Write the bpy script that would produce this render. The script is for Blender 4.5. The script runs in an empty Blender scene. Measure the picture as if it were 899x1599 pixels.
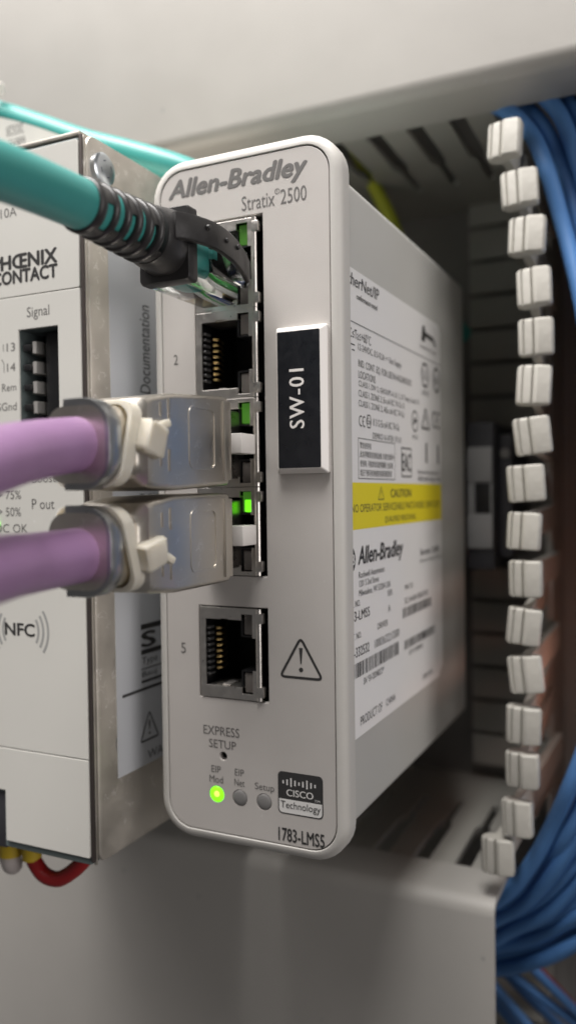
import bpy, bmesh, math, random
from mathutils import Vector, Matrix
random.seed(7)
S = 0.001                                   # everything below is written in millimetres
R = math.radians
sc = bpy.context.scene
C = sc.collection

# ------------------------------------------------------------------ camera
cam_d = bpy.data.cameras.new('camera'); cam = bpy.data.objects.new('camera', cam_d); C.objects.link(cam)
sc.camera = cam
YAW, PIT, ROL, F = 0.4455, 0.0219, -0.0128, 1292.3
cam_d.sensor_fit = 'VERTICAL'; cam_d.sensor_height = 24.0; cam_d.lens = 24.0 * F / 1599.0
cam_d.clip_start = 0.002; cam_d.clip_end = 20
_r = Vector((math.cos(YAW), math.sin(YAW), 0)); _f = Vector((-math.sin(YAW), math.cos(YAW), 0)); _u = Vector((0, 0, 1))
_f2 = _f * math.cos(PIT) - _u * math.sin(PIT); _u2 = _u * math.cos(PIT) + _f * math.sin(PIT)
_r3 = _r * math.cos(ROL) + _u2 * math.sin(ROL); _u3 = -_r * math.sin(ROL) + _u2 * math.cos(ROL)
cam.matrix_world = Matrix(((_r3.x, _u3.x, -_f2.x, 49.308 * S), (_r3.y, _u3.y, -_f2.y, -124.27 * S), (_r3.z, _u3.z, -_f2.z, 61.22 * S), (0, 0, 0, 1)))
cam_d.dof.use_dof = True; cam_d.dof.focus_distance = 0.130; cam_d.dof.aperture_fstop = 8.0

# ------------------------------------------------------------------ light
w = bpy.data.worlds.new('World'); sc.world = w; w.use_nodes = True
w.node_tree.nodes['Background'].inputs[0].default_value = (1.0, 0.96, 0.94, 1)
w.node_tree.nodes['Background'].inputs[1].default_value = 0.105
def area(name, loc, target, sx, sy, power, col):
    d = bpy.data.lights.new(name, 'AREA'); d.shape = 'RECTANGLE'; d.size = sx * S; d.size_y = sy * S; d.energy = power; d.color = col
    o = bpy.data.objects.new(name, d); C.objects.link(o); o.location = Vector(loc) * S
    o.rotation_euler = (Vector(target) - Vector(loc)).to_track_quat('-Z', 'Y').to_euler()
    return o
area('ceiling_lamp', (-60, -115, 520), (-20, 0, 110), 380, 150, 5.6, (1.0, 0.97, 0.94))
area('room_lamp_right', (650, -170, 140), (0, 10, 60), 400, 400, 2.35, (1.0, 0.945, 0.92))
area('room_lamp_left', (-300, -350, 820), (-20, 0, 60), 720, 520, 7.4, (1.0, 0.95, 0.925))
pd = bpy.data.lights.new('added_orange_glow', 'POINT'); pd.energy = .006; pd.color = (1, .42, .28); pd.shadow_soft_size = .004  # unseen orange point light added inside the duct for its glow
po = bpy.data.objects.new('added_orange_glow', pd); C.objects.link(po); po.location = Vector((39, 74, 19)) * S
sc.view_settings.view_transform = 'Standard'; sc.view_settings.look = 'None'; sc.view_settings.gamma = 1.0
sc.view_settings.use_curve_mapping = False; sc.view_settings.exposure = -0.22
try: sc.cycles.use_denoising = True
except Exception: pass

# ------------------------------------------------------------------ materials
def mat(name, col, rough=0.5, metal=0.0, bump=0.0, bscale=2000., var=0.0, vscale=300., spec=0.5, trans=0.0, ior=1.5, emit=0.0, sss=0.0, stretch=None, rvar=0.0, coat=0.0, speck=0):
    m = bpy.data.materials.new(name); m.use_nodes = True
    nt = m.node_tree; b = nt.nodes['Principled BSDF']
    b.inputs['Base Color'].default_value = (*col, 1); b.inputs['Roughness'].default_value = rough; b.inputs['Metallic'].default_value = metal
    b.inputs['Specular IOR Level'].default_value = spec; b.inputs['IOR'].default_value = ior
    b.inputs['Transmission Weight'].default_value = trans; b.inputs['Coat Weight'].default_value = coat
    if sss: b.inputs['Subsurface Weight'].default_value = sss; b.inputs['Subsurface Radius'].default_value = (.002, .0018, .0015); b.inputs['Subsurface Scale'].default_value = 1
    if emit: b.inputs['Emission Color'].default_value = (*col, 1); b.inputs['Emission Strength'].default_value = emit
    tc = nt.nodes.new('ShaderNodeTexCoord'); mp = nt.nodes.new('ShaderNodeMapping'); nt.links.new(tc.outputs['Object'], mp.inputs[0])
    if stretch: mp.inputs['Scale'].default_value = stretch
    if var or rvar:
        n = nt.nodes.new('ShaderNodeTexNoise'); n.inputs['Scale'].default_value = vscale; n.inputs['Detail'].default_value = 6; n.inputs['Roughness'].default_value = .62
        nt.links.new(mp.outputs[0], n.inputs['Vector'])
        if var:
            mx = nt.nodes.new('ShaderNodeMix'); mx.data_type = 'RGBA'
            mx.inputs[6].default_value = (*[max(0, c * (1 - var)) for c in col], 1); mx.inputs[7].default_value = (*[min(1, c * (1 + var)) for c in col], 1)
            nt.links.new(n.outputs['Fac'], mx.inputs[0]); nt.links.new(mx.outputs[2], b.inputs['Base Color'])
        if rvar:
            mr = nt.nodes.new('ShaderNodeMapRange'); mr.inputs[1].default_value = .3; mr.inputs[2].default_value = .7
            mr.inputs[3].default_value = max(.02, rough - rvar); mr.inputs[4].default_value = min(1, rough + rvar)
            nt.links.new(n.outputs['Fac'], mr.inputs[0]); nt.links.new(mr.outputs[0], b.inputs['Roughness'])
    if speck:
        vo = nt.nodes.new('ShaderNodeTexVoronoi'); vo.inputs['Scale'].default_value = speck; nt.links.new(mp.outputs[0], vo.inputs['Vector'])
        th = nt.nodes.new('ShaderNodeMapRange'); th.inputs[1].default_value = .035; th.inputs[2].default_value = .09; th.inputs[3].default_value = 1; th.inputs[4].default_value = 0; nt.links.new(vo.outputs['Distance'], th.inputs[0])
        sp_ = nt.nodes.new('ShaderNodeSeparateColor'); nt.links.new(vo.outputs['Color'], sp_.inputs[0])
        gt = nt.nodes.new('ShaderNodeMath'); gt.operation = 'GREATER_THAN'; gt.inputs[1].default_value = .72; nt.links.new(sp_.outputs[0], gt.inputs[0])
        mu = nt.nodes.new('ShaderNodeMath'); mu.operation = 'MULTIPLY'; nt.links.new(th.outputs[0], mu.inputs[0]); nt.links.new(gt.outputs[0], mu.inputs[1])
        mm_ = nt.nodes.new('ShaderNodeMath'); mm_.operation = 'MULTIPLY'; mm_.inputs[1].default_value = .45; nt.links.new(mu.outputs[0], mm_.inputs[0])
        ms = nt.nodes.new('ShaderNodeMix'); ms.data_type = 'RGBA'; nt.links.new(mm_.outputs[0], ms.inputs[0])
        if b.inputs['Base Color'].links: nt.links.new(b.inputs['Base Color'].links[0].from_socket, ms.inputs[6])
        else: ms.inputs[6].default_value = (*col, 1)
        nt.links.new(sp_.outputs[1], ms.inputs[7]); nt.links.new(ms.outputs[2], b.inputs['Base Color'])
    if bump:
        n2 = nt.nodes.new('ShaderNodeTexNoise'); n2.inputs['Scale'].default_value = bscale; n2.inputs['Detail'].default_value = 3
        nt.links.new(mp.outputs[0], n2.inputs['Vector'])
        bp = nt.nodes.new('ShaderNodeBump'); bp.inputs['Strength'].default_value = bump; bp.inputs['Distance'].default_value = 0.0001
        nt.links.new(n2.outputs['Fac'], bp.inputs['Height']); nt.links.new(bp.outputs[0], b.inputs['Normal'])
    return m
def scratched(name, col, rough, amount=.5, var=.16, rvar=.12):
    m = mat(name, col, rough, 1.0, bump=.12, bscale=900, var=var, vscale=120, rvar=rvar)
    nt = m.node_tree; b = nt.nodes['Principled BSDF']
    tc = nt.nodes.new('ShaderNodeTexCoord'); v = nt.nodes.new('ShaderNodeTexVoronoi'); v.feature = 'DISTANCE_TO_EDGE'; v.inputs['Scale'].default_value = 130
    nz = nt.nodes.new('ShaderNodeTexNoise'); nz.inputs['Scale'].default_value = 260; nz.inputs['Detail'].default_value = 4
    nt.links.new(tc.outputs['Object'], nz.inputs['Vector'])
    mxv = nt.nodes.new('ShaderNodeVectorMath'); mxv.operation = 'MULTIPLY_ADD'; mxv.inputs[1].default_value = (.02, .02, .02)
    nt.links.new(nz.outputs['Color'], mxv.inputs[0]); nt.links.new(tc.outputs['Object'], mxv.inputs[2]); nt.links.new(mxv.outputs[0], v.inputs['Vector'])
    cr = nt.nodes.new('ShaderNodeMapRange'); cr.inputs[1].default_value = .0; cr.inputs[2].default_value = .03; cr.inputs[3].default_value = 1; cr.inputs[4].default_value = 0
    nt.links.new(v.outputs['Distance'], cr.inputs[0])
    n3 = nt.nodes.new('ShaderNodeTexNoise'); n3.inputs['Scale'].default_value = 420; n3.inputs['Detail'].default_value = 1; nt.links.new(tc.outputs['Object'], n3.inputs['Vector'])
    c2 = nt.nodes.new('ShaderNodeMapRange'); c2.inputs[1].default_value = .53; c2.inputs[2].default_value = .62; nt.links.new(n3.outputs['Fac'], c2.inputs[0])
    mu = nt.nodes.new('ShaderNodeMath'); mu.operation = 'MULTIPLY'; nt.links.new(cr.outputs[0], mu.inputs[0]); nt.links.new(c2.outputs[0], mu.inputs[1])
    m2 = nt.nodes.new('ShaderNodeMath'); m2.operation = 'MULTIPLY'; m2.inputs[1].default_value = amount; nt.links.new(mu.outputs[0], m2.inputs[0])
    src = b.inputs['Base Color'].links[0].from_socket
    mx = nt.nodes.new('ShaderNodeMix'); mx.data_type = 'RGBA'; nt.links.new(m2.outputs[0], mx.inputs[0]); nt.links.new(src, mx.inputs[6]); mx.inputs[7].default_value = (.93, .9, .86, 1)
    nt.links.new(mx.outputs[2], b.inputs['Base Color'])
    return m
M = {
 'shell': mat('switch shell plastic', (.52, .505, .475), .42, bump=.30, bscale=5200, var=.035, vscale=500),
 'panel': mat('switch front foil', (.50, .475, .45), .40, bump=.22, bscale=6500, var=.05, vscale=120, rvar=.06, speck=330),
 'body': mat('switch body plastic', (.47, .465, .44), .5, bump=.25, bscale=4000, var=.05, vscale=60, rvar=.08, speck=260),
 'ink': mat('dark print', (.035, .034, .034), .55, var=.25, vscale=2500),
 'inkgrey': mat('grey print', (.13, .125, .12), .55, var=.2, vscale=2500),
 'inklight': mat('pale grey print', (.33, .33, .32), .55, var=.1, vscale=2500),
 'inkwhite': mat('white print', (.72, .71, .69), .5),
 'black': mat('black plastic', (.010, .010, .011), .38, bump=.1, bscale=3000),
 'tagblack': mat('engraving laminate black', (.008, .009, .012), .35, bump=.10, bscale=1500, rvar=.1, vscale=500),
 'tagwhite': mat('engraving laminate white', (.78, .75, .72), .35, bump=.05, bscale=3000),
 'steel': mat('jack shield steel', (.74, .71, .67), .34, 1.0, bump=.06, bscale=1800, var=.12, vscale=700, rvar=.08),
 'nickel': scratched('plug nickel', (.66, .62, .56), .34, .6, .07, .05),
 'diecast': mat('collar die cast', (.44, .45, .46), .33, 1.0, bump=.12, bscale=2200, var=.1, vscale=400, rvar=.08),
 'nose': mat('plug nose steel', (.36, .34, .32), .30, 1.0, bump=.06, bscale=900, var=.2, vscale=300, rvar=.1),
 'gold': mat('contact gold', (.62, .46, .20), .3, 1.0),
 'dullpin': mat('comb grey plastic', (.06, .06, .06), .4),
 'pipe': mat('light pipe clear', (.42, .38, .35), .25, trans=.55, ior=1.49),
 'pipegreen': mat('light pipe glowing green', (.13, .75, .01), .3, emit=2.0),
 'pipedim': mat('light pipe faint green', (.09, .26, .04), .3, trans=.3, emit=.16),
 'pipemid': mat('light pipe half lit', (.09, .30, .03), .3, trans=.2, emit=.34),
 'ledgreen': mat('status lamp green', (.17, .80, .01), .3, emit=2.0),
 'ledcore': mat('status lamp hot spot', (.50, 1.0, .10), .3, emit=1.9),
 'ledoff': mat('status lamp off', (.22, .215, .21), .35, trans=.1),
 'tie': mat('cable tie nylon', (.64, .60, .51), .42, sss=.5, bump=.1, bscale=1500),
 'tabwhite': mat('release tab white', (.72, .69, .66), .4, bump=.1, bscale=3000),
 'purple': mat('violet cable jacket', (.345, .195, .365), .42, bump=.35, bscale=420, var=.13, vscale=160, speck=350),
 'teal': mat('teal cable jacket', (.042, .275, .25), .40, bump=.18, bscale=500, var=.06, vscale=160),
 'blue': mat('blue cable jacket', (.09, .235, .53), .5, bump=.2, bscale=500, var=.14, vscale=120),
 'boot': mat('rubber boot black', (.024, .023, .023), .36, bump=.2, bscale=1500, rvar=.08),
 'clear': mat('clear polycarbonate', (.96, .97, .97), .06, trans=1.0, ior=1.58, bump=.05, bscale=300),
 'psu': mat('power supply front plastic', (.62, .61, .57), .46, bump=.2, bscale=5000, var=.03, vscale=60, speck=300),
 'psugrey': mat('power supply frame plastic', (.12, .15, .15), .5, bump=.15, bscale=3000),
 'psuedge': mat('power supply edge', (.10, .085, .08), .35, .6),
 'alu': scratched('power supply aluminium', (.66, .62, .56), .52, 1.0),
 'sticker': mat('pale foil sticker', (.50, .515, .54), .42, bump=.03, bscale=400),
 'label': mat('rating label', (.80, .79, .78), .45, bump=.03, bscale=600, var=.015),
 'yellow': mat('caution yellow', (.78, .66, .02), .45),
 'duct': mat('wire duct pvc', (.36, .35, .32), .5, bump=.2, bscale=1800, var=.06, vscale=90),
 'cover': mat('duct cover pvc', (.40, .385, .36), .48, bump=.15, bscale=900, var=.09, vscale=30, rvar=.12, speck=130),
 'tip': mat('duct finger pvc', (.44, .425, .385), .5, bump=.9, bscale=700, var=.10, vscale=300),
 'plate': mat('mounting plate zinc', (.22, .21, .20), .5, .3, bump=.1, bscale=500, var=.15, vscale=60),
 'clamp': mat('end clamp dark', (.035, .035, .04), .5, bump=.1, bscale=2000),
 'marker': mat('marker strip grey', (.25, .25, .25), .5),
 'yellowf': mat('ferrule yellow', (.62, .44, .03), .45),
 'pinkw': mat('white insulation', (.55, .50, .48), .45),
 'red': mat('red insulation', (.30, .010, .012), .42, bump=.1, bscale=600),
 'yg': mat('earth wire green yellow', (.42, .45, .04), .45),
 'flag': mat('cable flag film', (.62, .63, .60), .35, bump=.05, bscale=500),
 'screw': mat('screw zinc', (.62, .66, .70), .28, 1.0, bump=.1, bscale=1200),
 'blueslot': mat('screw recess', (.06, .09, .14), .4, .6),
 'wood': mat('contact spring tin', (.86, .83, .79), .45, 1.0),
}
for n_, c_ in (('wo', (.8, .35, .08)), ('wg', (.1, .5, .12)), ('wb', (.06, .14, .5)), ('wn', (.22, .1, .04)), ('ww', (.75, .75, .72))): M[n_] = mat('conductor ' + n_, c_, .45)

# ------------------------------------------------------------------ helpers
WL = {}
def link(name, data, parent=None, loc=(0, 0, 0), rot=None):
    o = bpy.data.objects.new(name, data); C.objects.link(o)
    L = Vector(loc); WL[o.name] = L
    if parent is not None:
        o.parent = parent; o.location = (L - WL[parent.name]) * S
    else: o.location = L * S
    if rot: o.rotation_euler = rot
    return o
def tag(o, label, cat, group=None, kind=None):
    if label: o['label'] = label
    if cat: o['category'] = cat
    if group: o['group'] = group
    if kind: o['kind'] = kind
    return o
def thing(name, label, cat, loc, group=None):
    o = link(name, None, None, loc); o.empty_display_size = .005
    return tag(o, label, cat, group)
def mk(name, V, Fc, m, parent=None, loc=(0, 0, 0), smooth=True, angle=38, rot=None):
    me = bpy.data.meshes.new(name)
    L = Vector(loc)
    me.from_pydata([tuple((Vector(v) - L) * S) for v in V], [], Fc)
    me.materials.append(M[m]); fin(me, smooth, angle)
    return link(name, me, parent, loc, rot)
def fin(me, smooth=True, angle=38):
    bm = bmesh.new(); bm.from_mesh(me); bmesh.ops.recalc_face_normals(bm, faces=bm.faces); bm.to_mesh(me); bm.free()
    me.polygons.foreach_set('use_smooth', [smooth] * len(me.polygons))
    if smooth: me.set_sharp_from_angle(angle=R(angle))
    me.update()
def base_loc(parent): return WL[parent.name] if parent is not None else Vector((0, 0, 0))
def bbox(name, x0, x1, y0, y1, z0, z1, m, parent=None, bev=.3, seg=2, loc=None):
    bm = bmesh.new(); bmesh.ops.create_cube(bm, size=1)
    L = Vector(loc) if loc is not None else base_loc(parent)
    for v in bm.verts: v.co = Vector(((x0 + x1) / 2 + v.co.x * (x1 - x0), (y0 + y1) / 2 + v.co.y * (y1 - y0), (z0 + z1) / 2 + v.co.z * (z1 - z0)))
    if bev: bmesh.ops.bevel(bm, geom=bm.edges[:], offset=bev, segments=seg, affect='EDGES', profile=.6)
    V = [tuple(v.co) for v in bm.verts]; bm.verts.index_update(); Fc = [[v.index for v in f.verts] for f in bm.faces]; bm.free()
    return mk(name, V, Fc, m, parent, L)
def rr(x0, z0, x1, z1, r, n=6):
    pts = []
    for cx, cz, a0 in ((x1 - r, z1 - r, 0), (x0 + r, z1 - r, 90), (x0 + r, z0 + r, 180), (x1 - r, z0 + r, 270)):
        for i in range(n + 1):
            a = R(a0 + 90 * i / n); pts.append((cx + r * math.cos(a), cz + r * math.sin(a)))
    return pts
def loft(name, rings, m, parent=None, caps=(True, True), angle=38, closed=False):
    V = [p for r in rings for p in r]; n = len(rings[0]); Fc = []
    k = len(rings)
    for i in range(k if closed else k - 1):
        j = (i + 1) % k
        for a in range(n): b = (a + 1) % n; Fc.append((i * n + a, i * n + b, j * n + b, j * n + a))
    if not closed:
        if caps[0]: Fc.append(list(range(n)))
        if caps[1]: Fc.append(list(range((k - 1) * n, k * n)))
    return mk(name, V, Fc, m, parent, base_loc(parent), angle=angle)
def extr(name, prof, axis, a0, a1, m, parent=None, loc=None, angle=38):
    # profile of 2D points extruded along 'X','Y' or 'Z'
    def P(p, t): return {'X': (t, p[0], p[1]), 'Y': (p[0], t, p[1]), 'Z': (p[0], p[1], t)}[axis]
    n = len(prof); V = [P(p, a0) for p in prof] + [P(p, a1) for p in prof]
    Fc = [(i, (i + 1) % n, n + (i + 1) % n, n + i) for i in range(n)] + [list(range(n)), list(range(n, 2 * n))]
    return mk(name, V, Fc, m, parent, loc if loc is not None else base_loc(parent), angle=angle)
def spline(pts, n=10):
    pts = [Vector(p) for p in pts]; P = [2 * pts[0] - pts[1]] + pts + [2 * pts[-1] - pts[-2]]; out = []
    for i in range(1, len(P) - 2):
        p0, p1, p2, p3 = P[i - 1:i + 3]
        for k in range(n):
            t = k / n
            out.append(.5 * ((2 * p1) + (p2 - p0) * t + (2 * p0 - 5 * p1 + 4 * p2 - p3) * t * t + (3 * p1 - p0 - 3 * p2 + p3) * t ** 3))
    out.append(pts[-1]); return out
def tube(name, pts, r, m, parent=None, seg=14, n=10, smooth_path=True, rf=None):
    P = spline(pts, n) if smooth_path else [Vector(p) for p in pts]
    V = []; N = None; Fc = []
    for i, p in enumerate(P):
        T = (P[min(i + 1, len(P) - 1)] - P[max(i - 1, 0)]).normalized()
        if N is None: N = T.orthogonal().normalized()
        N = (N - T * N.dot(T)).normalized(); B = T.cross(N)
        rad = r if rf is None else rf(i / (len(P) - 1))
        for k in range(seg): a = 2 * math.pi * k / seg; V.append(p + (N * math.cos(a) + B * math.sin(a)) * rad)
    for i in range(len(P) - 1):
        for k in range(seg): q = (k + 1) % seg; Fc.append((i * seg + k, i * seg + q, (i + 1) * seg + q, (i + 1) * seg + k))
    Fc += [list(range(seg)), list(range((len(P) - 1) * seg, len(P) * seg))]
    return mk(name, V, Fc, m, parent, base_loc(parent), angle=60)
def cyl(name, c, axis, r, h, m, parent=None, seg=28, dome=0, bev=.15):
    A = Vector(axis).normalized(); N = A.orthogonal().normalized(); B = A.cross(N); c = Vector(c)
    prof = [(r, 0), (r, h - bev), (r - bev, h)]
    if dome: prof = [(r, 0)] + [(r * math.cos(t), h + dome * math.sin(t)) for t in [R(x) for x in (0, 20, 40, 60, 78)]]
    rings = [[c + (N * math.cos(2 * math.pi * k / seg) + B * math.sin(2 * math.pi * k / seg)) * q + A * t for k in range(seg)] for q, t in prof]
    return loft(name, rings, m, parent)
# a flat plate with holes: 2D outlines filled by a curve, then turned into a mesh. fr = (origin, u axis, v axis); n = u x v faces out
def plate(name, outs, th, fr, m, parent=None, bev=0.0):
    cu = bpy.data.curves.new('tmp', 'CURVE'); cu.dimensions = '2D'; cu.fill_mode = 'BOTH'
    for o in outs:
        sp = cu.splines.new('POLY'); sp.points.add(len(o) - 1); sp.use_cyclic_u = True
        for q, (a, b) in zip(sp.points, o): q.co = (a, b, 0, 1)
    cu.extrude = max(1e-6, th / 2 - bev); cu.bevel_depth = bev; cu.bevel_resolution = 1; cu.offset = -bev
    ob = bpy.data.objects.new('tmp', cu); me0 = bpy.data.meshes.new_from_object(ob)
    O, U, Vv = [Vector(q) for q in fr]; Nn = U.cross(Vv)
    V = [O + U * v.co.x + Vv * v.co.y + Nn * (v.co.z + th / 2) for v in me0.vertices]; Fc = [list(p.vertices) for p in me0.polygons]
    bpy.data.objects.remove(ob); bpy.data.curves.remove(cu); bpy.data.meshes.remove(me0)
    o = mk(name, V, Fc, m, parent, base_loc(parent), angle=25)
    return o
def weld(V, Fc): return V, Fc
# text fitted into the box u0..u1, v0..v1 of a face
def text(s, box, fr, m, parent, bold=0.0, shear=0.0, name='lettering', lift=.04, rot=0, sp=1.0, fit=True):
    cu = bpy.data.curves.new('tmp', 'FONT'); cu.body = s; cu.size = 1; cu.shear = shear; cu.resolution_u = 3; cu.space_character = sp; cu.space_line = .85
    cu.align_x = 'CENTER' if '\n' in s else 'LEFT'
    ob = bpy.data.objects.new('tmp', cu); me0 = bpy.data.meshes.new_from_object(ob)
    pts = [(v.co.x, v.co.y) for v in me0.vertices]; Fc = [list(p.vertices) for p in me0.polygons]
    bpy.data.objects.remove(ob); bpy.data.curves.remove(cu); bpy.data.meshes.remove(me0)
    if not pts: return None
    if rot == 90: pts = [(-b, a) for a, b in pts]
    if rot == 180: pts = [(-a, -b) for a, b in pts]
    xs = [p[0] for p in pts]; ys = [p[1] for p in pts]; x0, x1, y0, y1 = min(xs), max(xs), min(ys), max(ys)
    u0, v0, u1, v1 = box
    O, U, Vv = [Vector(q) for q in fr]; Nn = U.cross(Vv)
    V = []; F0 = Fc; Fc = []; ds = [0] if bold <= 0 else [-bold, 0, bold]
    ds = [(d, 0) for d in ds] + ([(0, -bold * .7), (0, bold * .7)] if bold > .02 else [])
    for i_, (dx, dy) in enumerate(ds):
        n0 = len(V); Fc += [[q + n0 for q in f] for f in F0]
        if rot == 90: dx, dy = dy, dx
        V += [O + U * (u0 + (a + dx - x0) / (x1 - x0) * (u1 - u0)) + Vv * (v0 + (b + dy - y0) / max(1e-6, y1 - y0) * (v1 - v0)) + Nn * (lift + .003 * i_) for a, b in pts]
    return mk(name, V, Fc, m, parent, base_loc(parent), smooth=False)
def stroke(name, pts, wdt, fr, m, parent, closed=False, lift=.04, join=True):
    # flat line work with mitred corners
    P = [Vector((a, b)) for a, b in pts]; n = len(P); L = []; Rr = []
    for i in range(n):
        if closed: a, b = P[i - 1], P[(i + 1) % n]
        else: a, b = P[max(i - 1, 0)], P[min(i + 1, n - 1)]
        d1 = (P[i] - a); d2 = (b - P[i])
        if d1.length < 1e-9: d1 = d2
        if d2.length < 1e-9: d2 = d1
        d1.normalize(); d2.normalize(); n1 = Vector((-d1.y, d1.x)); n2 = Vector((-d2.y, d2.x)); q = (n1 + n2)
        q = q.normalized() if q.length > 1e-6 else n1
        k = wdt / 2 / max(.35, q.dot(n1)); L.append(P[i] + q * k); Rr.append(P[i] - q * k)
    O, U, Vv = [Vector(q) for q in fr]; Nn = U.cross(Vv)
    V = [O + U * q.x + Vv * q.y + Nn * lift for q in L + Rr]
    Fc = [(i, (i + 1) % n, n + (i + 1) % n, n + i) for i in range(n if closed else n - 1)]
    return mk(name, V, Fc, m, parent, base_loc(parent), smooth=False)
def rect(name, u0, v0, u1, v1, fr, m, parent, lift=.04):
    O, U, Vv = [Vector(q) for q in fr]; Nn = U.cross(Vv)
    return mk(name, [O + U * a + Vv * b + Nn * lift for a, b in ((u0, v0), (u1, v0), (u1, v1), (u0, v1))], [(0, 1, 2, 3)], m, parent, base_loc(parent), smooth=False)
def arc(cx, cy, r, a0, a1, n=14): return [(cx + r * math.cos(R(a0 + (a1 - a0) * i / n)), cy + r * math.sin(R(a0 + (a1 - a0) * i / n))) for i in range(n + 1)]
def rtri(cx, y0, y1, hw, r=.5):
    # rounded triangle outline
    A = [Vector((cx - hw, y0)), Vector((cx + hw, y0)), Vector((cx, y1))]; out = []
    for i in range(3):
        p, a, b = A[i], A[i - 1], A[(i + 1) % 3]; d1 = (a - p).normalized(); d2 = (b - p).normalized()
        for t in (0, .25, .5, .75, 1):
            q = (p + d1 * r) * (1 - t) ** 2 + p * 2 * t * (1 - t) + (p + d2 * r) * t * t; out.append((q.x, q.y))
    return out

# ================================================================== SETTING
o = bbox('mounting_plate', -220, 190, 128, 130, -190, 290, 'plate', None, bev=0); o['kind'] = 'structure'

def hduct(name, label, zs, zw, x0, x1, lab_cover):
    # zs: height of the cover's skirt, zw: plane of the slotted wall, pointing away from the switch
    sgn = 1 if zw > zs else -1
    t = thing(name, label, 'wire duct', (-40, 128, zs), 'slotted wire ducts around the devices')
    z = lambda d: zs + sgn * d
    out = [(60, z(0)), (48.2, z(0))] + [(48.2 - 3.2 * math.sin(R(a)), z(3.2 - 3.2 * math.cos(R(a)))) for a in (22, 45, 68, 90)] + [(45, z(70))]
    inn = [(46.4, z(70)), (46.4, z(3.6)), (46.9, z(2.1)), (48.4, z(1.4)), (60, z(1.4))]
    extr('cover', out + inn, 'X', x0, x1, 'cover', t, angle=50)
    # wall base near the plate and one piece per finger
    bbox('wall', x0, min(x1, 13.4), 104, 127.8, min(z(1.8), z(3.4)), max(z(1.8), z(3.4)), 'duct', t, bev=0)
    bbox('back', x0, x1, 125.5, 127.7, min(z(3.6), z(60)), max(z(3.6), z(60)), 'duct', t, bev=0)
    if x1 > 50: bbox('end_wall', x1 - 1.8, x1 - .1, 46.6, 125.4, min(z(3.7), z(60)), max(z(3.7), z(60)), 'duct', t, bev=0)  # unseen end cap added to keep lamp light out of the duct
    bbox('far_wall', x0, x1, 46.6, 127.6, min(z(60.2), z(62)), max(z(60.2), z(62)), 'duct', t, bev=0)
    pr = [(-3.0, 47.5), (3.0, 47.5), (3.0, 86), (4.0, 88.5), (4.0, 104), (-4.0, 104), (-4.0, 88.5), (-3.0, 86)]
    me = None
    for i in range(9):
        cx = 8 - 10 * i
        if me is None:
            f = extr('finger', [(a + cx, b) for a, b in pr], 'Z', z(1.8), z(3.4), 'duct', t, loc=(cx, 75, z(2.6))); me = f.data
        else: link('finger', me, t, (cx, 75, z(2.6)))
    return t
hduct('wire_duct', 'broad pale grey wire duct with closed cover above the switch', 144, 146, -190, 150, None)
hduct('wire_duct', 'shaded grey wire duct with closed cover below the switch', -23.5, -25, -190, 14, None)

# vertical duct with open fingers
vd = thing('wire_duct', 'upright slotted wire duct with open finger tips holding blue cables', 'wire duct', (30, 128, -24), 'slotted wire ducts around the devices')
bbox('wall', 16.2, 17.9, 104, 127.6, -60, 146, 'duct', vd, bev=0)
bbox('back', 17.9, 76, 125.6, 127.5, -60, 146, 'duct', vd, bev=0)
bbox('wall', 76, 77.8, 40, 127.4, -60, 143, 'duct', vd, bev=0)
bs = None  # strips added in the recess to catch light and brighten it
for i in range(17):
    zz = -16 + 10 * i
    if bs is None: b_ = bbox('base_strip', -8, 15.9, 122.4, 124.2, zz - 4.45, zz + 4.45, 'duct', vd, bev=.3, loc=(4, 123, zz)); bs = b_.data
    else: link('base_strip', bs, vd, (4, 123, zz))
bbox('divider', 44, 45.6, 65, 125.4, -60, 143, 'duct', vd, bev=0)  # unseen wall added in the duct to block light from the right
tipx = [16.6, 19.9, 21.1, 22.5, 22.8, 22.5, 22.1, 20.8, 20.1, 20.4, 20.3, 20.3, 20.0, 19.4, 18.2, 14.5]
tipz = [132.2, 122, 112.4, 102, 91.9, 82.4, 72.2, 62.7, 53.1, 43.4, 33.7, 24, 13.5, 4.3, -5.7, -14.2]
tprof = [(-3.5, 3.0), (-3.4, 1.2), (-3.0, .5), (-2.55, .35), (-2.3, .8), (-2.05, .3), (-.6, .1), (-.35, .75), (.0, -.2), (.6, -.45), (3.1, -.1), (3.5, .5), (3.45, 2.4), (2.6, 2.9), (.6, 3.1), (-.9, 4.2), (-2.6, 4.2)]
fme = tme = None
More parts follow.
